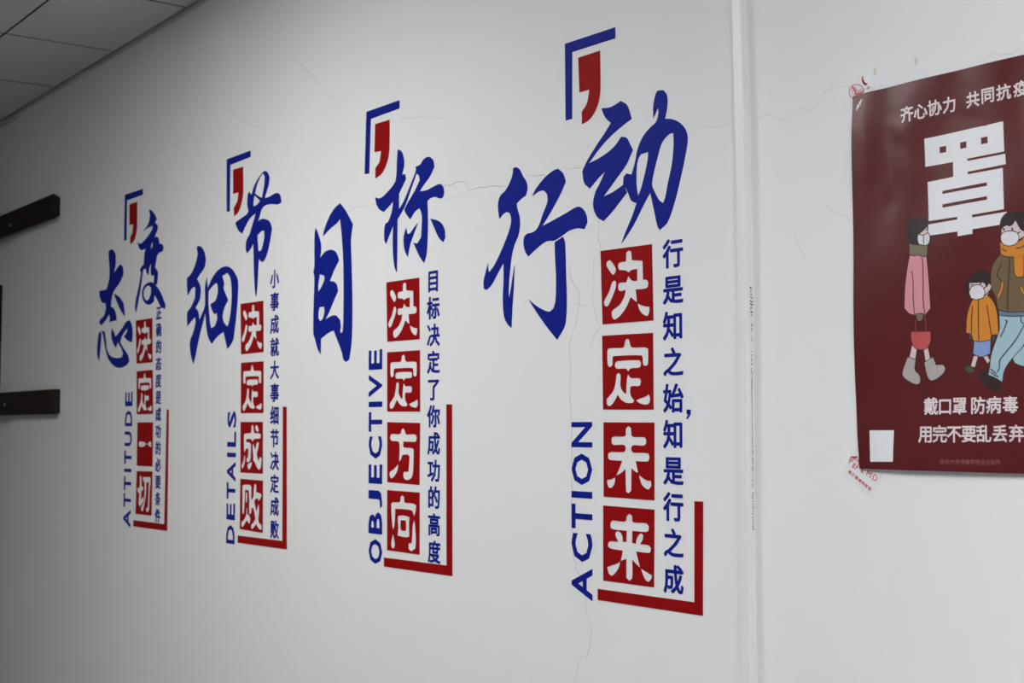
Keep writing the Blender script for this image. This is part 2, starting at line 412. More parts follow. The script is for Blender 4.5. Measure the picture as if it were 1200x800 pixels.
CH['cheng'] = ('details', 2, C(275, 490, 11.43,
  [(225,105),(242,82),(255,110),(262,180),(275,198),(345,205),(356,235),(345,272),(268,277),(240,308),(215,277),(160,277),(160,320),(205,325),(222,350),(220,500),(208,570),(175,590),(160,570),(162,535),(180,520),(185,420),(165,402),(145,430),(128,462),(124,300),(124,225),(140,205),(210,198),(222,180)],
  [(135,485),(143,520),(135,610),(115,670),(98,660),(92,625),(115,580)],
  [(245,330),(262,370),(280,415),(292,350),(312,310),(328,330),(320,400),(302,470),(310,530),(325,570),(335,530),(350,517),(365,540),(355,650),(330,695),(300,660),(275,600),(262,575),(250,568),(250,500),(243,420)],
  [(235,585),(225,640),(195,685),(177,670),(172,620),(195,600)],
  [(280,105),(298,92),(318,120),(326,165),(315,183),(290,165),(277,135)]))
CH['bai'] = ('details', 3, C(275, 555, 10.67,
  [(98,160),(105,140),(190,138),(212,160),(212,330),(235,280),(240,200),(250,130),(262,125),(275,145),(272,230),(325,245),(342,270),(330,300),(302,340),(290,305),(265,315),(252,340),(252,370),(270,440),(275,465),(285,430),(297,375),(305,400),(310,470),(300,560),(305,600),(340,645),(340,690),(325,700),(300,680),(270,630),(225,690),(208,680),(203,645),(240,600),(258,570),(250,500),(235,430),(215,425),(210,480),(195,508),(183,495),(182,300),(178,215),(160,202),(133,205),(128,350),(118,490),(105,505),(98,480),(98,300)],
  [(150,225),(160,240),(158,330),(148,375),(140,330),(140,250)],
  [(150,405),(160,450),(160,505),(185,520),(198,560),(195,610),(180,625),(155,580),(120,640),(98,665),(85,650),(88,600),(125,560),(145,500)]))
CH['yi'] = ('attitude', 2, C(155, 490, 6.4,
  [(50,180),(60,172),(90,178),(109,192),(90,210),(60,215),(50,205)],
  [(114,193),(130,175),(143,172),(145,215),(131,211)]))
CH['qie'] = ('attitude', 3, C(155, 490, 6.4,
  [(58,435),(66,428),(71,440),(72,508),(85,515),(84,535),(70,548),(68,608),(85,588),(95,600),(75,640),(55,662),(48,645),(53,560),(40,550),(38,528),(55,515)],
  [(80,440),(138,440),(140,465),(132,560),(128,680),(118,702),(108,700),(103,680),(118,660),(122,560),(125,480),(108,480),(105,560),(92,650),(80,698),(68,695),(66,670),(85,630),(92,560),(92,480),(82,465)]))
def homog(src, dst):
    """3x3 projective map of four points onto four points"""
    import numpy as np
    A = []; B = []
    for (x, y), (u, v) in zip(src, dst):
        A.append([x, y, 1, 0, 0, 0, -u*x, -u*y]); B.append(u)
        A.append([0, 0, 0, x, y, 1, -v*x, -v*y]); B.append(v)
    h = np.linalg.solve(np.array(A, float), np.array(B, float))
    def f(p):
        x, y = p; w = h[6]*x + h[7]*y + 1
        return ((h[0]*x + h[1]*y + h[2]) / w, (h[3]*x + h[4]*y + h[5]) / w)
    return f
def tile_char(key, sl, i):
    ssl, si, cs = CH[key]
    f = homog(ww(T[ssl][si]), ww(T[sl][i]))
    return [smooth([f(p) for p in ww(c)], 55) for c in cs]

def part_fill(name, contours, m, parent, thick=TH, off=None):
    me = stand(fill(contours, thick), thick / 2 + 0.0001 if off is None else off)
    return link(name, me, m, parent)
def slogan(key, label, rel, tiles, bracket, quote, bar, brush, column, ccx, cy0, cy1, gh, letters, lx_top, lx_bot):
    cs = [W(*p) for p in bar]
    base = (sum(c[0] for c in cs) / len(cs), 0.0, min(c[1] for c in cs))
    t = thing('wall_slogan', base, label, 'slogan', 'vinyl slogans along the white wall')
    part_fill('corner_bracket', [ww(bracket)], 'blue_vinyl', t)
    part_fill('quote_mark', [smooth(ww(quote), 40)], 'red_vinyl', t)
    part_fill('corner_bar', [ww(bar)], 'red_vinyl', t)
    for i, k in enumerate(tiles):
        part_fill('red_tile', [ww(T[key][i])] + tile_char(k, key, i), 'red_vinyl', t)
    for g in brush:
        part_fill('brush_character', [smooth(ww(c), 42) for c in g], 'blue_vinyl', t)
    # running text, top to bottom
    n = len([c for c in column if c != ',']); k = 0
    for ch in column:
        if ch == ',':
            py = cy0 + (cy1 - cy0) * (k - 1) / (n - 1)
            q = ww([(805, py + 12.5), (809.6, py + 12.7), (809.5, py + 18), (806, py + 24), (804.6, py + 23), (807, py + 18.5), (805, py + 18)])
            part_fill('comma', [q], 'blue_vinyl', t); continue
        py = cy0 + (cy1 - cy0) * k / (n - 1); k += 1
        cx = ccx[0] + (ccx[1] - ccx[0]) * (k - 1) / (n - 1)
        x, z = W(cx, py); em = (W(cx, py - gh / 2)[1] - W(cx, py + gh / 2)[1]) / 0.93
        me = cjk(ch, x, z, em, 0.022, TH)
        link('small_character', stand(me, TH / 2 + .0001), 'blue_vinyl', t)
    # letters reading upwards
    for ch, a, b in letters:
        f = ((a + b) / 2 - letters[0][1]) / (letters[-1][2] - letters[0][1])
        xa = lx_top[0] + (lx_bot[0] - lx_top[0]) * f; xb = lx_top[1] + (lx_bot[1] - lx_top[1]) * f
        ym = (a + b) / 2; cx = (xa + xb) / 2
        me = latin_up(ch, W(xa, ym)[0], W(xb, ym)[0], W(cx, b)[1], W(cx, a)[1], 0.022, TH)
        link('letter', stand(me, TH / 2 + .0001), 'blue_vinyl', t)
    return t

xing = [P(560, 190, 3.72, c) for c in (
 [(155,26),(168,22),(183,32),(197,60),(212,85),(217,115),(210,145),(190,160),(170,180),(172,200),(182,235),(184,275),(177,320),(162,355),(150,400),(140,480),(135,550),(136,597),(145,550),(160,450),(158,520),(152,620),(147,722),(130,705),(115,670),(110,600),(113,520),(113,438),(90,480),(60,535),(38,557),(27,550),(26,520),(35,480),(45,442),(46,465),(50,480),(75,445),(110,370),(140,290),(147,250),(140,222),(125,218),(110,228),(95,247),(90,210),(90,175),(100,145),(120,125),(140,90),(152,55)],
 [(350,28),(372,48),(384,85),(360,140),(325,205),(281,279),(330,253),(385,222),(437,194),(460,205),(475,235),(478,262),(465,292),(435,288),(400,298),(371,318),(335,341),(300,345),(270,365),(240,392),(221,411),(208,390),(200,355),(203,325),(215,312),(245,303),(265,280),(285,225),(305,170),(303,140),(290,125),(268,127),(238,148),(255,115),(290,70),(325,40)],
 [(336,349),(372,325),(380,350),(384,450),(384,695),(347,774),(300,715),(255,650),(222,598),(255,625),(290,645),(315,650),(332,635),(340,600),(342,500),(338,420)])]
dong = [P(655, 25, 3.02, c) for c in (
 [(151,308),(185,303),(220,282),(242,297),(258,345),(225,370),(180,410),(140,455),(106,503),(150,480),(195,445),(222,408),(240,412),(250,430),(262,455),(240,505),(205,555),(158,620),(190,605),(229,578),(241,606),(215,640),(185,678),(158,707),(135,690),(122,650),(130,605),(145,575),(165,530),(140,555),(110,592),(90,570),(84,530),(100,495),(130,445),(160,400),(185,360),(165,340)],
 [(350,245),(370,243),(383,262),(384,300),(376,345),(402,346),(430,360),(450,385),(456,420),(447,480),(430,560),(410,640),(385,710),(358,738),(350,725),(340,680),(324,605),(300,650),(265,720),(222,787),(235,750),(260,690),(276,643),(258,635),(245,605),(228,577),(230,550),(240,538),(258,542),(270,500),(280,450),(300,405),(325,375),(345,355),(353,325),(352,305),(335,342),(335,300),(342,262)],
 [(290,470),(303,466),(317,462),(315,490),(305,540),(292,590),(281,620),(275,580),(275,530),(280,490)],
 [(406,395),(390,400),(365,430),(350,480),(335,540),(330,578),(340,605),(355,632),(370,643),(378,620),(385,580),(400,510),(407,440)])]
slogan('action', 'blue and red wall slogan with ACTION up its side, largest, beside white trunking', 0,
  ['jue', 'ding', 'wei', 'lai'],
  P(655, 25, 3.02, [(22,80),(200,21),(200,60),(47,109),(47,345),(25,351)]),
  P(655, 25, 3.02, [(69,129),(146,104),(147,240),(141,285),(125,325),(103,352),(82,364),(82,320),(100,290),(109,241),(74,251)]),
  P(700, 585, 5.715, [(652,12),(710,14),(708,778),(5,672),(5,598),(652,688)]),
  [xing[:1], xing[1:], dong[:1], dong[1:]][:0] + [xing, dong],
  '行是知之始,知是行之成', (788.8, 789.5), 297.3, 679.3, 32,
  [('N',494.3,523.8),('O',531.4,568),('I',575.6,583.4),('T',590.5,619.4),('C',624.8,658),('A',665,702.4)], (670,694), (670.3,694.4))
mu = [P(360, 230, 4, c) for c in (
 [(155,32),(180,65),(215,130),(206,200),(208,300),(212,450),(212,600),(207,700),(197,765),(182,776),(170,762),(165,735),(145,680),(125,628),(100,640),(65,668),(64,740),(50,715),(38,670),(30,640),(32,500),(35,380),(30,355),(35,330),(35,250),(36,180),(40,148),(50,170),(66,230),(62,288),(85,260),(115,250),(138,265),(150,300),(125,350),(107,398),(125,399),(140,415),(145,445),(125,490),(100,550),(84,580),(110,562),(135,558),(155,580),(158,610),(155,632),(160,642),(167,635),(170,600),(172,450),(170,300),(163,180),(155,105),(140,125),(105,155),(75,188),(80,160),(105,95),(130,55)],
 [(60,365),(82,373),(82,390),(70,420),(53,447),(53,410)],
 [(58,520),(80,517),(82,540),(75,570),(62,586),(53,570),(54,540)])]
biao = [P(425, 110, 3.81, c) for c in (
 [(158,248),(174,256),(184,285),(186,320),(177,360),(190,358),(194,380),(180,410),(163,445),(163,515),(185,478),(215,405),(238,345),(238,325),(258,315),(275,290),(298,281),(316,295),(321,325),(300,370),(272,408),(256,435),(285,430),(315,415),(345,402),(360,415),(365,440),(358,463),(345,467),(325,460),(305,465),(290,477),(292,560),(290,660),(285,720),(275,755),(255,725),(238,688),(228,664),(245,668),(262,640),(265,590),(265,540),(255,510),(235,525),(213,560),(195,535),(187,518),(200,490),(235,430),(256,385),(252,365),(241,355),(215,430),(190,500),(156,560),(155,700),(153,797),(143,770),(136,700),(136,620),(138,585),(120,630),(105,670),(98,650),(98,600),(103,578),(115,570),(130,530),(138,478),(120,500),(95,527),(75,515),(62,490),(57,462),(80,465),(110,440),(145,395),(152,360),(154,300)],
 [(248,575),(231,620),(213,672),(202,728),(188,695),(184,640),(195,598),(200,624),(212,622),(228,600)],
 [(303,556),(345,570),(365,600),(370,640),(360,662),(340,640),(322,600)])]
slogan('objective', 'blue and red wall slogan with OBJECTIVE written upwards along its left side', 0,
  ['jue', 'ding', 'fang', 'xiang'],
  P(425, 110, 3.81, [(18,80),(165,28),(165,65),(37,112),(30,355),(10,358)]),
  P(425, 110, 3.81, [(57,135),(121,115),(120,240),(114,290),(90,350),(58,378),(58,332),(76,305),(84,255),(54,260)]),
  [(523.5,473.6),(530,473.6),(530.3,674.8),(450.2,663.4),(450.2,653),(523.6,662.2)],
  [mu, biao], '目标决定了你成功的高度', (507.8, 509), 329.5, 647, 25,
  [('E',409.6,432.9),('V',438.8,465),('I',470.4,476.8),('T',482.7,505.8),('C',511,537.1),('E',543.8,566.6),('J',574.4,594.5),('B',599.7,625.3),('O',631.6,660.4)], (432.5,448), (432.2,448))
xi = [P(210, 280, 5.34, c) for c in (
 [(118,42),(140,50),(160,85),(168,130),(160,175),(135,215),(112,250),(130,285),(137,320),(130,375),(103,430),(120,455),(127,508),(150,455),(163,410),(163,300),(175,237),(176,270),(181,305),(210,240),(250,190),(290,171),(325,182),(350,215),(368,260),(368,350),(358,480),(345,590),(335,640),(303,688),(292,640),(278,580),(240,610),(205,655),(185,620),(172,560),(165,460),(145,540),(125,620),(105,720),(90,782),(75,730),(68,660),(72,630),(90,580),(105,520),(100,487),(80,510),(53,545),(50,500),(52,455),(75,425),(100,370),(103,310),(98,297),(80,310),(55,352),(50,300),(50,245),(80,210),(105,150),(118,95),(112,55)],
 [(185,325),(205,300),(225,280),(238,275),(244,310),(240,350),(228,385),(195,408),(207,445),(222,470),(238,462),(240,500),(225,545),(200,558),(193,520),(187,450),(183,380)],
 [(270,232),(303,212),(322,245),(330,330),(326,430),(315,510),(303,548),(280,520),(272,485),(280,440),(307,380),(290,340),(278,310),(283,275)])]
jie = [P(275, 195, 5.333, c) for c in (
 [(165,52),(185,30),(205,35),(219,65),(215,110),(200,160),(189,197),(215,190),(250,170),(275,167),(290,190),(292,225),(270,237),(225,235),(185,248),(167,275),(155,320),(145,345),(165,330),(190,328),(220,345),(234,385),(225,450),(208,530),(190,580),(175,598),(160,588),(152,572),(148,650),(143,740),(136,815),(129,780),(122,650),(118,480),(100,515),(80,543),(70,520),(72,480),(80,450),(95,425),(105,390),(120,340),(133,292),(100,320),(75,360),(48,420),(25,400),(5,352),(40,325),(75,300),(88,280),(80,240),(83,175),(92,158),(107,178),(120,130),(145,80)],
 [(180,42),(190,65),(186,120),(172,195),(150,185),(128,168),(142,110),(165,60)],
 [(125,180),(140,195),(160,213),(145,235),(118,250),(119,215)],
 [(168,405),(185,400),(187,440),(180,480),(167,525),(150,530),(145,470),(143,430)])]
slogan('details', 'blue and red wall slogan with DETAILS written upwards along its left side', 0,
  ['jue', 'ding', 'cheng', 'bai'],
  P(260, 170, 4.2125, [(25,70),(142,27),(142,58),(42,98),(40,328),(25,328)]),
  P(260, 170, 4.2125, [(57,122),(105,106),(106,230),(99,280),(82,330),(62,350),(60,310),(78,275),(83,232),(57,241)]),
  [(331.8,476.2),(336.1,476.6),(336.2,643.6),(279,635.6),(279,627.2),(331.2,633.6)],
  [xi, jie], '小事成就大事细节决定成败', (322, 322), 327, 620.5, 20.5,
  [('S',481.4,501),('L',505.6,523.4),('I',530.3,535.4),('A',540.9,563.9),('T',564.9,584.4),('E',589.5,608.9),('D',615,636.8)], (267,277.2), (265.3,274.9))
tai = [P(100, 280, 5, c) for c in (
 [(150,62),(165,65),(178,90),(178,150),(168,200),(185,175),(205,148),(220,160),(225,200),(205,250),(165,310),(155,350),(150,395),(170,410),(180,440),(185,475),(165,480),(143,487),(145,465),(141,440),(120,475),(95,507),(82,490),(90,470),(110,450),(122,410),(120,374),(100,372),(85,335),(83,305),(105,300),(125,295),(140,240),(143,180),(138,100),(138,72)],
 [(168,318),(200,340),(225,375),(233,453),(210,420),(185,365)],
 [(88,540),(94,550),(92,600),(82,715),(70,680),(72,620),(78,560)],
 [(98,535),(115,545),(122,600),(128,650),(150,685),(185,697),(215,692),(222,670),(212,640),(190,605),(181,640),(160,600),(153,560),(156,522),(170,550),(178,572),(215,525),(240,485),(258,475),(272,500),(278,550),(274,605),(250,595),(227,572),(245,545),(247,520),(215,570),(205,605),(225,640),(250,680),(258,715),(240,740),(200,755),(165,740),(135,700),(118,640),(108,580)])]
du = [P(155, 240, 6.154, c) for c in (
 [(122,32),(145,45),(170,80),(177,100),(165,130),(185,145),(185,175),(165,225),(163,238),(175,228),(190,240),(197,280),(215,283),(228,305),(220,335),(195,345),(180,365),(172,410),(165,450),(185,480),(185,520),(178,575),(165,575),(155,565),(160,510),(150,505),(145,515),(136,500),(135,460),(140,420),(125,450),(118,505),(105,490),(100,460),(85,465),(78,480),(70,540),(55,640),(40,720),(27,777),(20,740),(28,680),(50,580),(65,490),(57,470),(65,450),(85,430),(90,350),(98,312),(75,325),(55,318),(45,290),(38,265),(55,280),(80,265),(115,225),(145,180),(150,150),(115,165),(80,190),(110,150),(125,110),(130,70)],
 [(150,262),(148,300),(137,325),(135,292)],
 [(140,557),(165,575),(205,630),(240,720),(237,752),(205,730),(180,680),(163,650),(155,700),(125,720),(95,708),(75,670),(72,620),(90,580),(120,560)],
 [(120,582),(137,597),(137,640),(120,680),(100,688),(84,660),(82,620),(100,592)])]
slogan('attitude', 'smallest looking blue and red wall slogan with ATTITUDE up its side, nearest dark rails', 0,
  ['jue', 'ding', 'yi', 'qie'],
  P(140, 215, 5, [(33,66),(138,31),(138,65),(45,99),(42,330),(28,335)]),
  P(140, 215, 5, [(60,122),(105,107),(104,240),(99,290),(85,335),(65,355),(64,318),(78,285),(82,238),(60,243)]),
  [(195.7,479.4),(198.1,479.8),(196,622),(156.4,616.4),(156.7,609.2),(192.7,613.9)],
  [tai, du], '正确的态度是成功的必要条件', (186.3, 185), 366.9, 604.5, 15.2,
  [('E',459,475.7),('D',481,499.2),('U',505.4,522.6),('T',527.6,543.8),('I',549,553),('T',558,574.6),('T',577.8,594),('A',596.9,617.4)], (147.2,155.6), (144.6,152.8))

# ================================================================== TRUNKING
dep = 0.0165; fw = 0.0198
path = [(866.3, -60), (867.2, 0), (870, 100), (872.6, 200), (874.3, 310), (875, 420), (876.2, 560), (877.6, 700), (879, 800), (880, 880)]
tr = thing('cable_trunking', (W(880, 800)[0], 0, 0), 'slim white plastic cable trunking running up the wall, left of dark red poster', 'cable trunking')
pts = [W(x, y, dep) for x, y in path]
pts = [(pts[0][0] - .001, CZ - .012)] + pts + [(pts[-1][0], 0.0)]
bm = bmesh.new(); rows = []
prof = [(-fw, 0), (-fw, -dep * .55), (-fw - .0004, -dep * .6), (-fw, -dep + .001), (-fw + .001, -dep), (-.001, -dep), (0, -dep + .001), (0.0004, -dep * .5), (0, -dep * .45), (0, 0)]
for x, z in pts:
    rows.append([bm.verts.new((x + a, b - 0.0001, z)) for a, b in prof])
for r0, r1 in zip(rows[:-1], rows[1:]):
    for i in range(len(prof) - 1): bm.faces.new((r0[i], r0[i + 1], r1[i + 1], r1[i]))
bm.faces.new(rows[0]); bm.faces.new(rows[-1][::-1])
bmesh.ops.recalc_face_normals(bm, faces=bm.faces)
me = bpy.data.meshes.new('channel'); bm.to_mesh(me); bm.free()
link('channel', me, 'white_plastic', tr)
# worn printed line on the side of the trunking: specks too small to read
bm = bmesh.new(); r = random.Random(8)
def side_x(z):
    for (x0, z0), (x1, z1) in zip(pts[:-1], pts[1:]):
        if z1 <= z <= z0: return x0 + (x1 - x0) * (z - z0) / (z1 - z0)
    return pts[-1][0]
def specks(py0, py1, size, dens):
    z = W(881, py0)[1]; z1 = W(881, py1)[1]
    while z > z1:
        if r.random() < dens:
            for q in range(3):
                a = r.uniform(.25, .9) * size; y = -dep * .34 + r.uniform(-.5, .5) * size; zz = z + r.uniform(-.4, .4) * size
                X = side_x(zz) + .00045
                v = [bm.verts.new((X, y + s * a / 2, zz + t * a / 3)) for s, t in ((-1, -1), (1, -1), (1, 1), (-1, 1))]
                bm.faces.new(v)
        z -= size * 1.25
specks(338, 371, .0042, 1); specks(380, 388, .0028, 1); specks(394, 402, .0024, .8); specks(412, 620, .0024, .8)
me = bpy.data.meshes.new('printed_line'); bm.to_mesh(me); bm.free()
link('printed_line', me, 'print_grey', tr)

# ================================================================== DARK RAILS
def rail(label, zb, zt, fzb, fzt, sx, sy):
    dd = 0.027; x1 = W(70.5, 470)[0] if zt < 2 else W(70.5, 242)[0]; x0 = -6.9
    t = thing('wall_rail', (x0, 0, zb), label, 'rail', 'dark rails on the far end of the wall')
    bm = bmesh.new()
    prof = [(0, zb), (-dd * .5, zb + (fzb - zb) * .7), (-dd + .003, fzb), (-dd, fzb + .006), (-dd, fzt - .006), (-dd + .003, fzt), (-dd * .5, zt + (fzt - zt) * .6), (0, zt)]
    a = [bm.verts.new((x0, y, z)) for y, z in prof]; b = [bm.verts.new((x1, y, z)) for y, z in prof]
    n = len(prof)
    for i in range(n): bm.faces.new((a[i], a[(i + 1) % n], b[(i + 1) % n], b[i]))
    bm.faces.new(a[::-1]); bm.faces.new(b)
    bmesh.ops.recalc_face_normals(bm, faces=bm.faces)
    me = bpy.data.meshes.new('board'); bm.to_mesh(me); bm.free()
    link('board', me, 'dark_wood', t)
    # raised moulding line
    box('moulding', (x0, -dd - .0015, fzb + .012), (x1 - .004, -dd, fzb + .018), 'dark_wood', t)
    for k in range(3):
        X, Z = W(sx, sy, dd)
        X -= k * 0.55
        bm = bmesh.new()
        bmesh.ops.create_uvsphere(bm, u_segments=12, v_segments=6, radius=.0048, matrix=Matrix.Translation((X, -dd, Z)) @ Matrix.Diagonal((1, .45, 1, 1)))
        me = bpy.data.meshes.new('screw'); bm.to_mesh(me); bm.free()
        link('screw', me, 'steel', t)
dd = .027
rail('dark wooden rail fixed high on the wall at the far left, above another rail', W(70, 252)[1], W(70, 232)[1], W(58, 257.5, dd)[1], W(60, 227.5, dd)[1], 12, 264)
rail('dark wooden rail at eye level on the wall at the far left, below another rail', W(70, 484)[1], W(70, 456)[1], W(64, 485, dd)[1], W(64, 455.5, dd)[1], 5.5, 474)
x1 = W(1.5, 400, -.018)[0]
bt = thing('notice_board', (-6.2, 0.018, W(0, 455)[1]), 'dark edged board at the left margin, between the two dark rails', 'board')
box('panel', (x1 - .6, 0.010, W(0, 452)[1]), (x1 - .02, 0.018, W(0, 333)[1] - .02), 'leather_black', bt)
bx = bmesh.new()
for a, b in (((x1 - .62, W(0, 452)[1] - .0), (x1 - .6, W(0, 333)[1])), ((x1 - .02, W(0, 452)[1]), (x1, W(0, 333)[1])), ((x1 - .6, W(0, 333)[1] - .02), (x1 - .02, W(0, 333)[1]))):
    rr = bmesh.ops.create_cube(bx, size=1)['verts']
    for v in rr: v.co = Vector(((a[0] + b[0]) / 2 + v.co.x * (b[0] - a[0]), .0125 + v.co.y * .011, (a[1] + b[1]) / 2 + v.co.z * (b[1] - a[1])))
me = bpy.data.meshes.new('frame'); bx.to_mesh(me); bx.free()
link('frame', me, 'dark_wood', bt)

# ================================================================== POSTER
PX0, PX1, PZ0, PZ1 = -1.3295, -0.941, 1.3405, 1.8895
def lift(x, z):
    """distance of the sheet from the wall: creases near its left edge, a lifting lower edge"""
    u = (x - PX0) / (PX1 - PX0); w = (PZ1 - z) / (PZ1 - PZ0)
    d = 0.0034 + 0.0045 * w ** 4 * (0.3 + u) + 0.0018 * sin(3.1 * u + 1) * w
    def ridge(c, s, a): return a * exp(-((u - c) / s) ** 2)
    top = max(0.0, 1 - abs(w - .22) / .42)
    d += top * (ridge(.045 + .05 * w, .028, .0022) + ridge(.16 + .10 * w, .04, -.0014) + ridge(.25 - .1 * w, .05, .0016))
    d += ridge(.62 + .5 * (w - .1), .05, .0014) * exp(-((w - .17) / .09) ** 2)
    d += 0.0011 * sin(u * 23 + w * 9) * exp(-w * 2.6) * (1 - .5 * u)
    d += 0.0010 * sin(w * 13 + u * 5)
    for cu, cw, an, ln, wd, am in ((.10, .17, 1.25, .10, .012, .0016), (.17, .30, 1.9, .07, .012, -.0013), (.22, .12, .7, .06, .014, .0012), (.13, .45, 1.4, .12, .012, .0010),
                                   (.30, .24, 1.1, .09, .02, .0010), (.52, .13, .45, .10, .012, -.0012), (.05, .68, .9, .06, .012, .0009)):
        du, dw = u - cu, (w - cw) * 1.41
        a_, b_ = du * cos(an) + dw * sin(an), -du * sin(an) + dw * cos(an)
        d += am * exp(-(a_ / ln) ** 2 - (b_ / (wd * 1.6)) ** 2)
    d *= 1 - 0.5 * exp(-((u) ** 2 + (w) ** 2) / .004) - 0.45 * exp(-((u) ** 2 + (1 - w) ** 2) / .004)
    return max(d, 0.0007)
def xshift(z):
    """the left edge is not quite straight: it swings in towards the foot"""
    w = (PZ1 - z) / (PZ1 - PZ0)
    return 0.0035 * max(0, w - .75) / .25 - 0.002 * sin(pi * min(1, w))
poster = thing('mask_poster', (PX0, 0, PZ0), 'dark red glossy poster of masked walkers taped to the wall', 'poster')
GX = [PX0 + (PX1 - PX0) * i / 44 for i in range(45)]
GZ = [PZ0 + (PZ1 - PZ0) * i / 62 for i in range(63)]
bm = bmesh.new(); g = []
for z in GZ:
    row = []
    for i, x in enumerate(GX):
        xx = x + (xshift(z) if i == 0 else 0)
        row.append(bm.verts.new((xx, -lift(x, z), z)))
    g.append(row)
for j in range(62):
    for i in range(44): bm.faces.new((g[j][i], g[j][i + 1], g[j + 1][i + 1], g[j + 1][i]))
for f in bm.faces: f.smooth = True
for e in bm.edges:
    if e.is_boundary: e.smooth = False
me = bpy.data.meshes.new('sheet'); bm.to_mesh(me); bm.free()
sh = link('sheet', me, 'paper_red', poster)
sm = sh.modifiers.new('thickness', 'SOLIDIFY'); sm.thickness = 0.0003; sm.offset = -1
def art(name, layers, label=None):
    """flat print following the sheet; layers = [(mesh in XY, material, level)]"""
    mats = []; bm = bmesh.new()
    for me, m, lev in layers:
        if m not in mats: mats.append(m)
        b2 = bmesh.new(); b2.from_mesh(me)
        xs_ = [v.co.x for v in b2.verts]; zs_ = [v.co.y for v in b2.verts]
        if not xs_: continue
        for cuts, ax in ((GX, 0), (GZ, 1)):
            lo, hi = (min(xs_), max(xs_)) if ax == 0 else (min(zs_), max(zs_))
            for c in cuts:
                if lo < c < hi:
                    no = (1, 0, 0) if ax == 0 else (0, 1, 0); co = (c, 0, 0) if ax == 0 else (0, c, 0)
                    bmesh.ops.bisect_plane(b2, geom=b2.verts[:] + b2.edges[:] + b2.faces[:], plane_co=co, plane_no=no, dist=1e-7)
        # outside the sheet: cut away
        bmesh.ops.bisect_plane(b2, geom=b2.verts[:] + b2.edges[:] + b2.faces[:], plane_co=(PX1 - .0005, 0, 0), plane_no=(1, 0, 0), clear_outer=True)
        for v in b2.verts:
            v.co = (v.co.x, -lift(v.co.x, v.co.y) - 0.00022 - lev * 0.00006 - v.co.z, v.co.y)
        b2.normal_update()
        for f in b2.faces:
            f.material_index = mats.index(m)
            f.smooth = True
            if f.normal.y > 0: f.normal_flip()
        tmp = bpy.data.meshes.new('t'); b2.to_mesh(tmp); b2.free(); bm.from_mesh(tmp); bpy.data.meshes.remove(tmp)
    me = bpy.data.meshes.new(name); bm.to_mesh(me); bm.free()
    o = link(name, me, mats, poster)
    if label: o['label'] = label
    return o
AD = 0.004     # mean lift, used when photo pixels are taken to the sheet
def S(px, thr=45, sm=True):
    q = ww(px, AD)
    return smooth(q, thr) if sm else q
def shape(m, lev, *cs, sm=True, thr=45):
    return (fill([S(c, thr, sm) for c in cs]), m, lev)
def line(pts, w=.0014, m='p_line', lev=9):
    q = ww(pts, AD)
    if len(q) > 2:
        V = [Vector(p) for p in q]; out = []
        for i in range(len(V) - 1):
            p0 = V[max(i - 1, 0)]; p3 = V[min(i + 2, len(V) - 1)]
            for k in range(4):
                t = k / 4; a = (V[i + 1] - p0) / 2; b = (p3 - V[i]) / 2
                out.append(V[i]*(2*t**3-3*t**2+1) + a*(t**3-2*t**2+t) + V[i+1]*(-2*t**3+3*t**2) + b*(t**3-t**2))
        q = [tuple(p) for p in out] + [tuple(V[-1])]
    return (fill([ribbon(q, w)]), m, lev)
def outline(m, lev, pts, thr=45, w=.0012):
    """filled shape with a dark drawn edge just under it"""
    q = S(pts, thr); V = [Vector(p) for p in q]
    c = sum(V, Vector((0, 0))) / len(V)
    # edge ribbon as outer minus inner contour
    n = len(V); A2 = sum(V[i].x * V[(i+1) % n].y - V[(i+1) % n].x * V[i].y for i in range(n))
    sg = 1 if A2 > 0 else -1; out = []
    for i in range(n):
        d = (V[(i + 1) % n] - V[i - 1])
        if d.length < 1e-9: out.append(V[i]); continue
        d.normalize(); out.append(V[i] + Vector((d.y, -d.x)) * sg * w)
    return [(fill([[tuple(p) for p in out]]), 'p_line', lev - .5), (fill([q]), m, lev)]

big = P(1060, 130, 5, [(115,163),(577,60),(584,236),(366,279),(367,293),(590,250),(593,311),(369,356),(371,371),(575,333),(584,575),(398,608),(398,624),(600,590),(600,660),(556,667),(400,693),(401,719),(315,734),(314,706),(140,731),(140,665),(312,636),(312,620),(142,645),(134,416),(284,385),(281,298),(120,327)])
holes = [P(1060, 130, 5, c) for c in ([(201,211),(239,203),(240,240),(202,247)],[(322,185),(360,176),(361,214),(324,222)],[(446,157),(484,148),(486,187),(447,195)],
        [(221,468),(482,418),(484,438),(221,486)],[(222,547),(484,499),(485,519),(223,567)])]
art('large_character', [(fill([ww(big, AD)] + [ww(h, AD) for h in holes]), 'p_white', 0)])
def ptext(name, items, h, m, bold, wf=1.0):
    L = []
    for ch, px, py in items:
        x, z = W(px, py, AD); em = (W(px, py - h / 2, AD)[1] - W(px, py + h / 2, AD)[1]) / .93
        L.append((cjk(ch, x, z, em, bold, 0, wf), m, 0))
    art(name, L)
ptext('headline_lettering', [(c, 1045 + x / 7.74, 60 + y / 7.74) for c, x, y in (('齐',143,575),('心',265,548),('协',388,515),('力',518,487),('共',733,440),('同',870,400),('抗',1010,372),('疫',1160,338))], 17.4, 'p_text', .026)
ptext('caption_lettering', [(c, 1060 + x / 7.62, 455 + y / 7.62) for c, x, y in (('戴',247,162),('口',372,162),('罩',503,158),('防',668,155),('病',808,150),('毒',955,147))] +
      [(c, 1060 + x / 7.62, 455 + y / 7.62) for c, x, y in (('用',203,410),('完',330,410),('不',458,409),('要',590,408),('乱',722,407),('丢',865,406),('弃',1012,405))], 19.2, 'p_text', .022)
cred = '深圳大学传播学院设计制作'
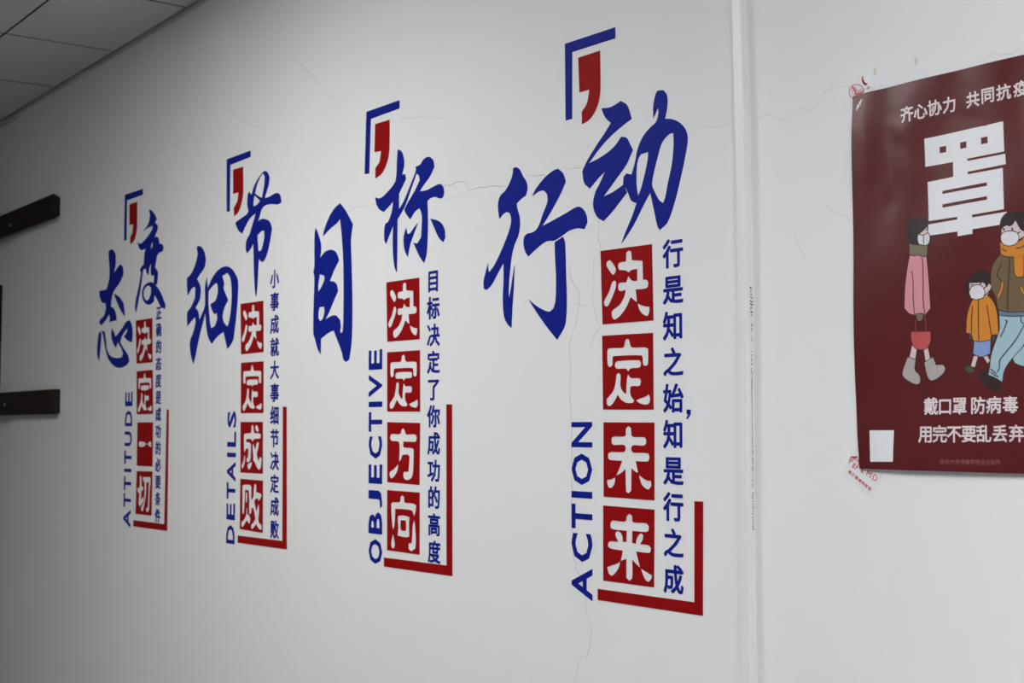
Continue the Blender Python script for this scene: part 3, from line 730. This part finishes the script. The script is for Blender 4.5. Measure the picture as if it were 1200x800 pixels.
ptext('credit_lettering', [(c, 1060 + (353 + 45.2 * i) / 7.62, 455 + (655 + .6 * i) / 7.62) for i, c in enumerate(cred)], 6.2, 'p_credit', .01)
art('white_label_square', [(fill([ww(P(1000, 480, 10, [(198,240),(490,240),(485,608),(210,608)]), AD)]), 'p_white', 0)])

# printed woman
U = lambda c: P(1050, 240, 7.275, c)
Lw = lambda c: P(1050, 340, 6.66, c)
wom = []
for q in ([(128,432),(165,455),(150,550),(105,540)], [(218,458),(250,447),(272,548),(235,555)]): wom += outline('p_skin', 1, Lw(q))
for q in ([(95,522),(155,545),(148,620),(185,665),(192,710),(170,733),(100,705),(57,665),(60,620)], [(225,565),(290,522),(315,585),(370,585),(387,610),(370,650),(290,703),(255,680)]): wom += outline('p_grey', 2, Lw(q), 60)
wom += outline('p_pink', 3, U([(125,428),(190,424),(262,436),(272,520),(284,650)]) + Lw([(266,40),(272,140),(235,187),(160,190),(110,180),(72,140),(76,20)]) + U([(88,680),(105,540)]))
wom += [line(U([(220,452),(235,490),(240,700)]) + Lw([(217,20),(222,120),(232,185)])), line(U([(140,565),(150,620),(155,720)]) + Lw([(140,20),(143,100),(150,185)]))]
wom += outline('p_olive', 4, Lw([(162,185),(215,183),(212,225),(190,243),(168,230)]))
wom += [line(Lw([(160,232),(155,280),(156,332)]), .0020, 'p_handle', 6), line(Lw([(226,185),(235,250),(236,332)]), .0020, 'p_handle', 6)]
wom += outline('p_bag', 5, Lw([(122,325),(272,323),(270,400),(240,450),(195,462),(150,445),(125,395)]))
wom += outline('p_olive', 5, U([(118,330),(180,342),(240,338),(278,338),(270,380),(272,425),(240,440),(200,425),(150,430),(118,418),(122,370)]))
wom += [shape('p_hair', 6, U([(95,180),(130,125),(180,105),(240,112),(270,140),(276,185),(240,240),(215,300),(197,345),(130,333),(100,300),(88,240)])),
        shape('p_skin', 7, U([(200,250),(235,222),(265,190),(268,215),(274,240),(268,300),(200,300)]))]
wom += outline('p_mask', 8, U([(195,252),(235,262),(278,240),(292,280),(285,325),(260,342),(200,332),(190,290)]))
wom += [line(U([(240,262),(238,300),(243,336)])), line(U([(256,205),(262,218)]), .0012)]
art('printed_woman', wom, 'printed woman in pink coat with olive scarf and red handbag')
# printed child
K = lambda c: P(1120, 300, 5, c)
kid = [shape('p_hair', 1, K([(80,130),(110,97),(150,88),(200,100),(212,140),(200,170),(185,205),(150,190),(100,190),(78,225),(58,220),(53,170),(60,140)]))]
for q in ([(108,585),(132,585),(115,650),(92,645)], [(157,580),(182,576),(203,612),(190,628)]): kid += outline('p_skin', 1, K(q))
kid += outline('p_glove', 2, K([(58,648),(80,643),(112,660),(107,682),(75,680),(60,665)]))
kid += outline('p_skirt', 3, K([(110,495),(205,488),(203,570),(150,588),(105,572)]))
kid += outline('p_glove', 3, K([(77,455),(93,455),(93,492),(80,482)])) + outline('p_glove', 3, K([(212,458),(238,458),(230,495),(212,498)]))
kid += outline('p_orange', 4, K([(105,252),(150,238),(185,232),(225,280),(243,350),(250,458),(208,460),(205,488),(150,498),(105,495),(92,458),(62,448),(68,350),(85,290)]), 60)
kid += [line(K([(133,250),(133,370),(136,495)])), line(K([(99,290),(93,370),(93,455)])), line(K([(182,285),(195,370),(209,458)]))]
kid += [shape('p_skin', 5, K([(82,158),(125,152),(168,158),(182,182),(192,160),(207,172),(200,200),(180,235),(120,245),(82,215)])),
        shape('p_hair', 5.5, K([(84,158),(92,118),(150,100),(192,130),(192,170),(180,182),(165,153),(125,157)]))]
kid += outline('p_mask', 7, K([(80,212),(95,180),(125,170),(155,180),(170,210),(162,240),(125,253),(92,245)]))
kid += [shape('p_line', 8, K([(92,163),(101,162),(102,171),(93,172)])), shape('p_line', 8, K([(141,157),(151,157),(151,166),(141,166)])), line(K([(165,190),(182,175)])), line(K([(168,235),(200,200)]))]
art('printed_child', kid, 'printed child in orange coat and blue skirt')
# printed man
M_ = lambda c: P(1138, 245, 8.89, c)
man = outline('p_jeans', 1, K([(335,590),(400,530),(440,480),(520,500),(530,600),(480,640),(400,643),(350,625)]))
man += outline('p_shoe', 1.5, K([(145,680),(175,672),(225,695),(270,735),(270,778),(245,795),(190,762),(150,715)]))
man += outline('p_jeans', 2, K([(255,345),(330,350),(445,348),(440,420),(395,525),(335,595),(290,665),(277,735),(235,710),(197,695),(205,650),(212,580),(240,490),(258,430)]), 50)
man += [line(K([(303,378),(280,440),(262,475)])), line(K([(410,385),(360,480),(300,560),(262,610),(262,650),(248,680)])), line(K([(380,350),(385,385),(400,395)])), line(K([(210,660),(245,690)])), line(K([(210,680),(240,700),(258,705)])), line(K([(290,375),(303,385)]))]
man += outline('p_hem', 3, K([(252,312),(320,322),(445,320),(470,312),(470,345),(330,350),(256,345)]))
man += outline('p_brown', 4, M_([(310,478),(270,515),(235,570),(215,640)]) + K([(207,105),(206,150),(212,195),(235,238),(245,300),(255,312),(310,324),(400,322),(470,315),(490,240),(505,160),(500,90),(470,30),(440,0),(330,-20)]))
man += [line(M_([(403,500),(400,600),(390,740)]) + K([(305,210),(303,310)])), line(M_([(320,565),(290,630),(270,690),(300,720),(322,770)]))]
man += [line(K([(274,153),(268,195),(247,243)]), .0030, 'p_orange', 9.5), line(K([(274,153),(268,195),(247,243)]), .0044, 'p_line', 9), line(K([(381,180),(392,205),(405,230)]), .0030, 'p_orange', 9.5), line(K([(381,180),(392,205),(405,230)]), .0044, 'p_line', 9)]
man += outline('p_orange', 7, M_([(447,480),(545,478),(545,600),(542,690),(520,705),(475,702),(455,670)]))
man += [shape('p_hair', 5, M_([(303,170),(320,95),(370,40),(450,22),(530,38),(590,95),(580,230),(540,250),(520,300),(330,270),(322,220)])),
        shape('p_skin', 6, M_([(322,212),(345,185),(385,168),(400,184),(440,160),(466,117),(490,165),(520,215),(550,230),(560,270),(520,320),(350,320),(322,270)]))]
man += outline('p_orange', 7.5, M_([(305,350),(325,350),(370,380),(430,377),(485,345),(550,293),(620,290),(660,360),(650,440),(600,465),(530,480),(440,493),(350,485),(312,465),(310,400)]))
man += [line(M_([(325,410),(345,425),(370,440)]), lev=9.2), line(M_([(470,407),(520,400),(560,375)]), lev=9.2)]
man += outline('p_mask', 8.5, M_([(316,290),(330,252),(375,235),(440,233),(482,248),(498,295),(480,345),(430,373),(370,375),(328,345)]))
man += [line(M_([(485,252),(520,235)])), line(M_([(485,345),(540,305)])), shape('p_line', 9, M_([(336,209),(354,207),(355,224),(338,224)])), shape('p_line', 9, M_([(423,203),(444,203),(445,221),(424,220)])), line(M_([(330,200),(355,206)]), .0012), line(M_([(425,200),(437,190)]), .0012)]
art('printed_man', man, 'printed man in brown jacket, orange scarf and pale jeans')

# tape pieces at the poster's corners
def tape(label, quad, strokes, texts):
    q = ww(quad)
    t = thing('tape_strip', (q[0][0], 0, min(p[1] for p in q)), label, 'tape', 'tape pieces at the left corners of the poster')
    part_fill('film', [smooth(q, 20)], 'tape', t, 0.0001, 0.00032)
    meshes = [stand(fill([ribbon(ww(s[0]), s[1])]), 0.00042) for s in strokes] + [stand(x, 0.00042) for x in texts]
    bm = bmesh.new()
    for m_ in meshes: bm.from_mesh(m_)
    me = bpy.data.meshes.new('printed_mark'); bm.to_mesh(me); bm.free()
    link('printed_mark', me, 'tape_red', t)
O = lambda c: P(985, 520, 11.43, c)
rotm = -radians(37)
def rtext(s, a, b, h, bold):
    out = []
    for i, ch in enumerate(s):
        f = i / max(1, len(s) - 1)
        px, py = a[0] + (b[0] - a[0]) * f, a[1] + (b[1] - a[1]) * f
        x, z = W(px, py); em = W(px, py - h / 2)[1] - W(px, py + h / 2)[1]
        # direction of the row on the wall
        A_, B_ = W(*a), W(*b); an = atan2(B_[1] - A_[1], B_[0] - A_[0])
        if ord(ch) > 255:
            out.append(cjk(ch, x, z, em, bold, 0, 1, an))
        else:
            me = glyph(ch, bold, 0).copy(); xs_ = [v.co.x for v in me.vertices]; ys_ = [v.co.y for v in me.vertices]
            cx, cy = (min(xs_) + max(xs_)) / 2, (min(ys_) + max(ys_)) / 2
            s_ = em / .75
            for v in me.vertices:
                u, w = (v.co.x - cx) * s_, (v.co.y - cy) * s_
                v.co = (x + u * cos(an) - w * sin(an), z + u * sin(an) + w * cos(an), 0)
            out.append(me)
    return out
logo = [(O([(115,262),(128,215),(150,172),(222,172),(245,215),(248,262),(225,320)]), .0013), (O([(135,190),(150,240),(178,225)]), .0012), (O([(155,325),(178,268),(212,262)]), .0013),
        (O([(150,205),(200,200),(235,235)]), .0012), (O([(188,325),(178,290),(200,280),(222,300),(205,325),(188,325)]), .0012), (O([(140,172),(228,172)]), .0012), (O([(165,185),(215,185)]), .0012)]
tape('clear tape with red lettering under the lower left corner of the poster', O([(150,85),(28,405),(435,742),(575,430)]), logo,
     rtext('EMD', O([(305,345)])[0], O([(466,455)])[0], 8.2, .0) + rtext('®', O([(537,445)])[0], O([(540,447)])[0], 2.2, 0) +
     rtext('美行器械制造部', O([(128,378)])[0], O([(392,600)])[0], 4.6, .012))
Q = lambda c: P(985, 80, 10, c)
circ = [(190 + 86 * cos(a / 24 * 2 * pi), 278 + 90 * sin(a / 24 * 2 * pi)) for a in range(25)]
tape('crinkled clear tape with a round red emblem above the upper left corner of the poster', Q([(-60,240),(90,120),(270,30),(390,170),(420,230),(150,420),(60,560),(-70,480)]),
     [(Q(circ), .0011), (Q([(140,215),(165,255),(182,300),(182,345)]), .0028), (Q([(182,300),(225,300),(262,280),(275,255)]), .0026), (Q([(170,215),(190,260),(215,285),(240,270)]), .0010), (Q([(205,262),(240,262),(255,235)]), .0010), (Q([(125,250),(150,290),(168,330)]), .0010),
      (Q([(263,95),(257,135),(268,170),(290,192),(318,182)]), .0024), (Q([(262,130),(275,168),(300,185)]), .0026), (Q([(305,240),(345,225)]), .0010), (Q([(315,248),(335,212)]), .0010), (Q([(213,140),(224,138)]), .0007)], [])
# the scratched pale chip on the poster's upper left corner
art('worn_chip', [(fill([ww(Q([(262,362),(262,385),(245,405),(250,430),(225,455),(205,480),(192,500),(188,475),(198,450),(195,432),(215,425),(225,395),(240,385),(245,368)]), .003), ww(Q([(222,425),(240,420),(235,440),(222,445)]), .003)]), 'p_white', 1)])
SC.render.film_transparent = False
